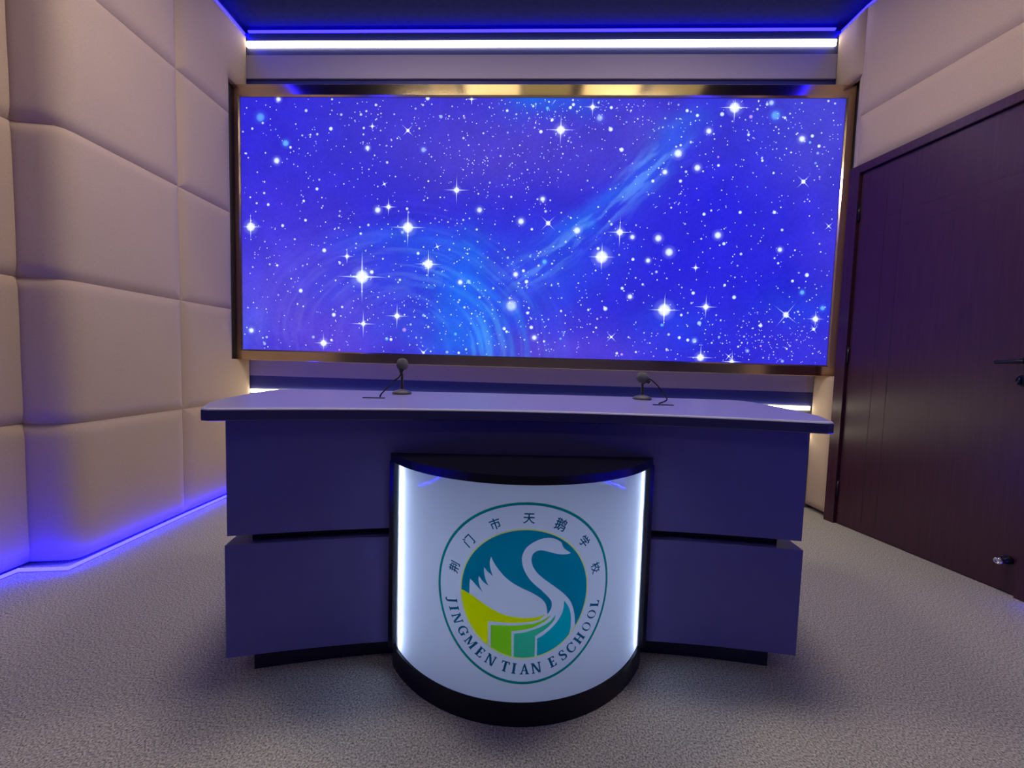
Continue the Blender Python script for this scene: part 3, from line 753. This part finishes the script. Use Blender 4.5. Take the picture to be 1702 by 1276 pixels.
# serif capitals, unit cap height
TK, TN, SF = .185, .08, .06
def R_(x0, y0, x1, y1): return [(x0, y0), (x1, y0), (x1, y1), (x0, y1)]
def stem(x, w_, top=True, bot=True, e=.085):
    o = [R_(x, 0, x + w_, 1)]
    if bot: o.append(R_(x - e, 0, x + w_ + e, SF))
    if top: o.append(R_(x - e, 1 - SF, x + w_ + e, 1))
    return o
def ell(cx_, cy_, rx, ry, a0=0, a1=360, n=30): return [(cx_ + rx * math.cos(math.radians(a0 + (a1 - a0) * i / n)), cy_ + ry * math.sin(math.radians(a0 + (a1 - a0) * i / n))) for i in range(n + 1)]
def glyph(ch):
    if ch == 'I': return .36, stem(.095, TK)
    if ch == 'N': return .86, stem(.09, TN, True, True, .08) + stem(.72, TN, True, False, .08) + [[(.06, 1), (.25, 1), (.785, 0), (.62, 0)]]
    if ch == 'T': return .74, [R_(.285, 0, .455, 1), R_(.2, 0, .54, SF), R_(.02, .93, .72, 1), [(.02, .93), (.0, .76), (.05, .76), (.10, .93)], [(.72, .93), (.74, .76), (.69, .76), (.64, .93)]]
    if ch == 'E': return .66, stem(.09, TK, True, True, .07) + [R_(.2, .94, .6, 1), R_(.2, 0, .62, .06), R_(.2, .49, .48, .55), [(.6, 1), (.61, .79), (.56, .79), (.5, .95)], [(.60, 0), (.655, .24), (.605, .24), (.5, .04)], R_(.45, .42, .49, .62)]
    if ch == 'H': return .88, stem(.09, TK, e=.07) + stem(.62, TK, e=.07) + [R_(.2, .485, .7, .55)]
    if ch == 'L': return .64, stem(.09, TK, e=.07) + [R_(.2, 0, .6, .06), [(.58, 0), (.635, .27), (.585, .27), (.46, .04)]]
    if ch == 'J': return .42, [R_(.18, .1, .35, 1), R_(.10, 1 - SF, .43, 1), [(.35, .12), (.34, -.05), (.27, -.18), (.14, -.25), (.0, -.22), (-.05, -.12), (.02, -.08), (.09, -.13), (.16, -.12), (.18, .02)]]
    if ch == 'A': return .86, [[(.10, 0), (.16, 0), (.455, .84), (.42, 1)], [(.40, 1), (.48, 1), (.80, 0), (.61, 0)], R_(.22, .33, .62, .385), R_(.02, 0, .26, SF), R_(.54, 0, .87, SF)]
    if ch == 'M': return 1.05, stem(.10, TN, False, True, .08) + stem(.80, TK, False, True, .06) + [[(.08, 1), (.26, 1), (.56, .2), (.5, .02)], [(.50, .02), (.555, .16), (.86, 1), (.80, 1)], R_(.02, 1 - SF, .2, 1), R_(.8, 1 - SF, 1.02, 1)]
    if ch == 'O': return .86, [('eo', [ell(.43, .5, .41, .52), ell(.43, .5, .25, .47)])]
    if ch in 'CG':
        out = ell(.44, .5, .42, .52, 38, 322); inn = ell(.46, .5, .28, .46, 322, 38)
        o = [out + inn, [(.76, .97), (.80, .97), (.79, .68), (.75, .68), (.70, .80), (.72, .86)]]
        if ch == 'C': o += [[(.74, .12), (.80, .26), (.77, .29), (.68, .14)]]; return .80, o
        return .90, o + [R_(.62, .04, .79, .44), R_(.53, .41, .88, .46)]
    if ch == 'S':
        c = [(.52, .80), (.47, .93), (.32, .985), (.16, .92), (.10, .78), (.17, .63), (.33, .52), (.49, .40), (.55, .25), (.48, .08), (.30, .015), (.12, .07), (.06, .22)]
        w_ = [.02, .025, .03, .045, .07, .085, .09, .085, .07, .045, .03, .025, .02]
        sp = spline([(a, b, 0) for a, b in c], 5); ws = np.interp(np.linspace(0, 12, len(sp)), range(13), w_)
        l_, r_ = [], []
        for k_, p in enumerate(sp):
            d = (sp[min(k_ + 1, len(sp) - 1)] - sp[max(k_ - 1, 0)]).normalized(); l_.append((p.x - d.y * ws[k_], p.y + d.x * ws[k_])); r_.append((p.x + d.y * ws[k_], p.y - d.x * ws[k_]))
        return .62, [l_ + r_[::-1], [(.49, 1), (.53, 1), (.545, .71), (.51, .71), (.46, .88)], [(.05, 0), (.09, 0), (.14, .12), (.06, .30), (.03, .30)]]
def place(polys, wd, ang, rad, size, bottom, xs=1.0):
    th = math.radians(ang)
    er_ = (math.cos(th), math.sin(th))
    upv = (-er_[0], -er_[1]) if bottom else er_
    rv = (upv[1], -upv[0]); cx_, cy_ = rad * er_[0], rad * er_[1]
    def tf(p):
        a = (p[0] - wd / 2) * size * xs; b = (p[1] - .5) * size
        return (cx_ + rv[0] * a + upv[0] * b, cy_ + rv[1] * a + upv[1] * b)
    for p in polys:
        if isinstance(p, tuple) and p[0] == 'eo': fill([[tf(v) for v in q_] for q_ in p[1]], INK)
        else:
            for ox, oy in (((0, 0), (.0007, 0), (-.0007, 0), (0, .0005), (0, -.0005)) if bottom else ((0, 0),)):
                fill([(lambda w_: (w_[0] + ox, w_[1] + oy))(tf(v)) for v in p], INK)
for ch, ang, rad in (('J', -167.9, .1995), ('I', -161.6, .1995), ('N', -154.0, .1995), ('G', -144.0, .1995), ('M', -134.2, .1995), ('E', -124.4, .1995), ('N', -115.2, .1995), ('T', -103.5, .1995),
                     ('I', -96.7, .1995), ('A', -88.9, .1995), ('N', -80.2, .2), ('E', -67.4, .2005), ('S', -58.4, .201), ('C', -50.6, .202), ('H', -41.6, .203), ('O', -31.9, .204), ('O', -22.4, .204), ('L', -14.2, .204)):
    wd, ps = glyph(ch); place(ps, wd, ang, rad, .0280, True, 1.0)
# Chinese characters come from Blender's own font
def cjk(ch, ang, rad, size):
    cu = bpy.data.curves.new('lettering', 'FONT'); cu.body = ch; cu.size = 1
    ob = bpy.data.objects.new('lettering', cu); SC.collection.objects.link(ob)
    dg = bpy.context.evaluated_depsgraph_get(); me_ = bpy.data.meshes.new_from_object(ob.evaluated_get(dg))
    me_.calc_loop_triangles(); co = np.array([v.co[:2] for v in me_.vertices])
    if len(co):
        lo, hi = co.min(0), co.max(0); c_ = (lo + hi) / 2; s_ = 1 / max(hi - lo)
        tris = [[tuple((co[i] - c_) * s_ + (.5, .5)) for i in t.vertices] for t in me_.loop_triangles]
        for ox, oy in ((0, 0), (.02, 0), (-.02, 0), (0, .02), (0, -.02)): place([[(a + ox, b + oy) for a, b in t] for t in tris], 1.0, ang, rad, size, False)
    bpy.data.objects.remove(ob); bpy.data.curves.remove(cu); bpy.data.meshes.remove(me_)
for ch, ang, rad in (('荆', 165.4, .1975), ('门', 139.8, .1975), ('市', 114.4, .1985), ('天', 88.8, .199), ('鹅', 64.3, .201), ('学', 39.5, .203), ('校', 14.2, .2025)):
    cjk(ch, ang, rad, .0285 if ch != '鹅' else .031)
# average 2x2 samples on to mesh points and keep only the round area
n2 = NS // 2
im2 = img[:n2 * 2, :n2 * 2].reshape(n2, 2, n2, 2, 3).mean((1, 3)); ax2 = axs[:n2 * 2].reshape(n2, 2).mean(1)
SX_, TZ_ = np.meshgrid(ax2, ax2); keep = np.hypot(SX_, TZ_) < .2438
idx = -np.ones((n2, n2), int); idx[keep] = np.arange(keep.sum())
s_, t_ = SX_[keep] - .003, TZ_[keep] + .3575
Rf = RP + .0012; co = np.stack([Rf * np.sin(s_ / RP), CY - Rf * np.cos(s_ / RP), t_], 1)
qd = np.stack([idx[:-1, :-1], idx[:-1, 1:], idx[1:, 1:], idx[1:, :-1]], -1).reshape(-1, 4); qd = qd[(qd >= 0).all(1)]
blank = (im2[keep].min(1) > .999); qd = qd[~blank[qd].all(1)]
used = np.unique(qd); rem = -np.ones(len(co), int); rem[used] = np.arange(len(used)); qd = rem[qd]; co = co[used]; tc_ = im2[keep][used]
me = bpy.data.meshes.new('school_emblem')
me.vertices.add(len(co)); me.vertices.foreach_set('co', co.astype(np.float32).ravel())
me.loops.add(qd.size); me.loops.foreach_set('vertex_index', qd.astype(np.int32).ravel())
me.polygons.add(len(qd)); me.polygons.foreach_set('loop_start', np.arange(0, qd.size, 4, dtype=np.int32))
me.update(calc_edges=True)
a_ = me.color_attributes.new('tint', 'FLOAT_COLOR', 'POINT'); a_.data.foreach_set('color', np.concatenate([tc_, np.ones((len(tc_), 1))], 1).astype(np.float32).ravel())
INKM = bpy.data.materials.new('translucent_print'); INKM.use_nodes = True; nt = INKM.node_tree; nt.nodes.clear(); N = nt.nodes
a = N.new('ShaderNodeAttribute'); a.attribute_name = 'tint'; t = N.new('ShaderNodeBsdfTransparent'); o = N.new('ShaderNodeOutputMaterial')
nt.links.new(a.outputs['Color'], t.inputs[0]); nt.links.new(t.outputs[0], o.inputs[0]); me.materials.append(INKM)
me.polygons.foreach_set('use_smooth', np.ones(len(qd), bool))
em = bpy.data.objects.new('school_emblem', me); SC.collection.objects.link(em); em.parent = lb
em['label'] = 'round teal, yellow and green swan emblem with lettering round it'

# ------------------------------------------------------------------ microphones
def mic(loc, label, tilt, cable, hz):
    t = thing('desk_microphone', label, 'microphone', loc, 0, 'microphones on the desk')
    bm = bmesh.new(); lathe(bm, [(0, 0), (.037, 0), (.039, .003), (.038, .008), (.028, .014), (.014, .018), (.007, .021), (0, .021)], 40); link('base', bm, MICBASE, t, True)
    d = Vector(tilt).normalized(); hc = Vector((0, 0, hz))
    neck = hc - d * .024 if abs(d.z) < .9 else hc - d * .03
    bm = bmesh.new(); tube(bm, spline([(0, 0, .018), (0, 0, .05), (0, 0, neck.z - .012), tuple(neck)], 6), [.0062] * 6 + [.0055] * 6 + [.0052] * 7, 14); link('stem', bm, MICM, t, True)
    bm = bmesh.new(); lathe(bm, [(0, -.036), (.006, -.036), (.0085, -.030), (.0085, -.026), (.0125, -.022), (.0125, -.017), (0, -.017)], 24, hc, d); link('collar', bm, MICM, t, True)
    bm = bmesh.new(); lathe(bm, [(0, -.022), (.010, -.021), (.018, -.015), (.0225, -.006), (.024, .004), (.022, .014), (.017, .022), (.009, .027), (0, .0285)], 32, hc, d); link('foam_head', bm, FOAM, t, True)
    bm = bmesh.new(); tube(bm, spline(cable, 8), .0027, 8); link('cable', bm, RUBBER, t, True)
    return t
b1 = OD + Matrix.Rotation(A_D, 3, 'Z') @ Vector((-.477, .452, .8062)); b2 = OD + Matrix.Rotation(A_D, 3, 'Z') @ Vector((.535, .472, .8062))
R3 = Matrix.Rotation(A_D, 3, 'Z')
g1 = OD + R3 @ Vector((-.508, .257, .8118)) - b1; g2 = OD + R3 @ Vector((.515, .252, .8118)) - b2
mic(b1, 'small upright desk microphone on the left half of the desk, cable running left', (0, .35, .95),
    [(0, -.012, .085), (-.006, -.02, .07), (-.022, -.05, .052), (g1.x * .55, g1.y * .55, .045), (g1.x * .9, g1.y * .92, .018), tuple(g1)], .119)
mic(b2, 'small desk microphone with head tilted left, on the right half of the desk', (-.62, .3, .45),
    [(.012, -.01, .088), (.026, -.02, .087), (.045, -.05, .065), (.058, -.09, .035), (.045, g2.y * .75, .016), tuple(g2)], .092)

# ------------------------------------------------------------------ ceiling panels (out of frame; first row mirrored by the brass, rest added fill)
def lamp(x0, x1, y0, y1, L, label, c=(1, .90, .72)):
    t = thing('ceiling_light', label, 'ceiling light', ((x0 + x1) / 2, (y0 + y1) / 2, H_CEIL), 0, 'ceiling panel lights')
    hx, hy = (x1 - x0) / 2, (y1 - y0) / 2
    bm = bmesh.new(); box(bm, -hx - .015, hx + .015, -hy - .015, hy + .015, -.018, 0); bevel(bm, .003, 1); link('frame', bm, mat('lamp_frame', (.3, .3, .3, 1), .5), t)
    bm = bmesh.new(); box(bm, -hx, hx, -hy, hy, -.020, -.0175); link('diffuser', bm, emis('lamp_diffuser', tuple(c) + (1,), L), t)
lamp(-.57, -.13, -.93, -.72, L_FRONT, 'bright ceiling panel mirrored left of centre in the top frame bar', (1, .86, .58))
lamp(.395, .83, -.93, -.72, L_FRONT, 'bright ceiling panel mirrored right of centre in the top frame bar', (1, .83, .5))
lamp(-.095, .29, -.93, -.72, L_DIM, 'dim ceiling panel mirrored between the two bright ones', (1, .85, .5))
lamp(.94, 1.33, -.93, -.72, L_DIM, 'dim ceiling panel mirrored right of the bright ones', (1, .85, .5))
lamp(-.84, -.66, -.93, -.72, L_DIM * .7, 'dim ceiling panel mirrored left of the bright ones', (1, .85, .5))
lamp(-1.15, -.55, -1.42, -1.12, L_ADDED_DESK, 'added unseen light panel over the left end of the desk', (1, .88, .78))
lamp(.55, 1.15, -1.42, -1.12, L_ADDED_DESK, 'added unseen light panel over the right end of the desk', (1, .88, .78))
lamp(-1.2, -.6, -3.6, -3.2, L_ADDED_REAR, 'added unseen fill panel behind the camera on the left', (1, .9, .8))
lamp(.6, 1.2, -3.6, -3.2, L_ADDED_REAR, 'added unseen fill panel behind the camera on the right', (1, .9, .8))
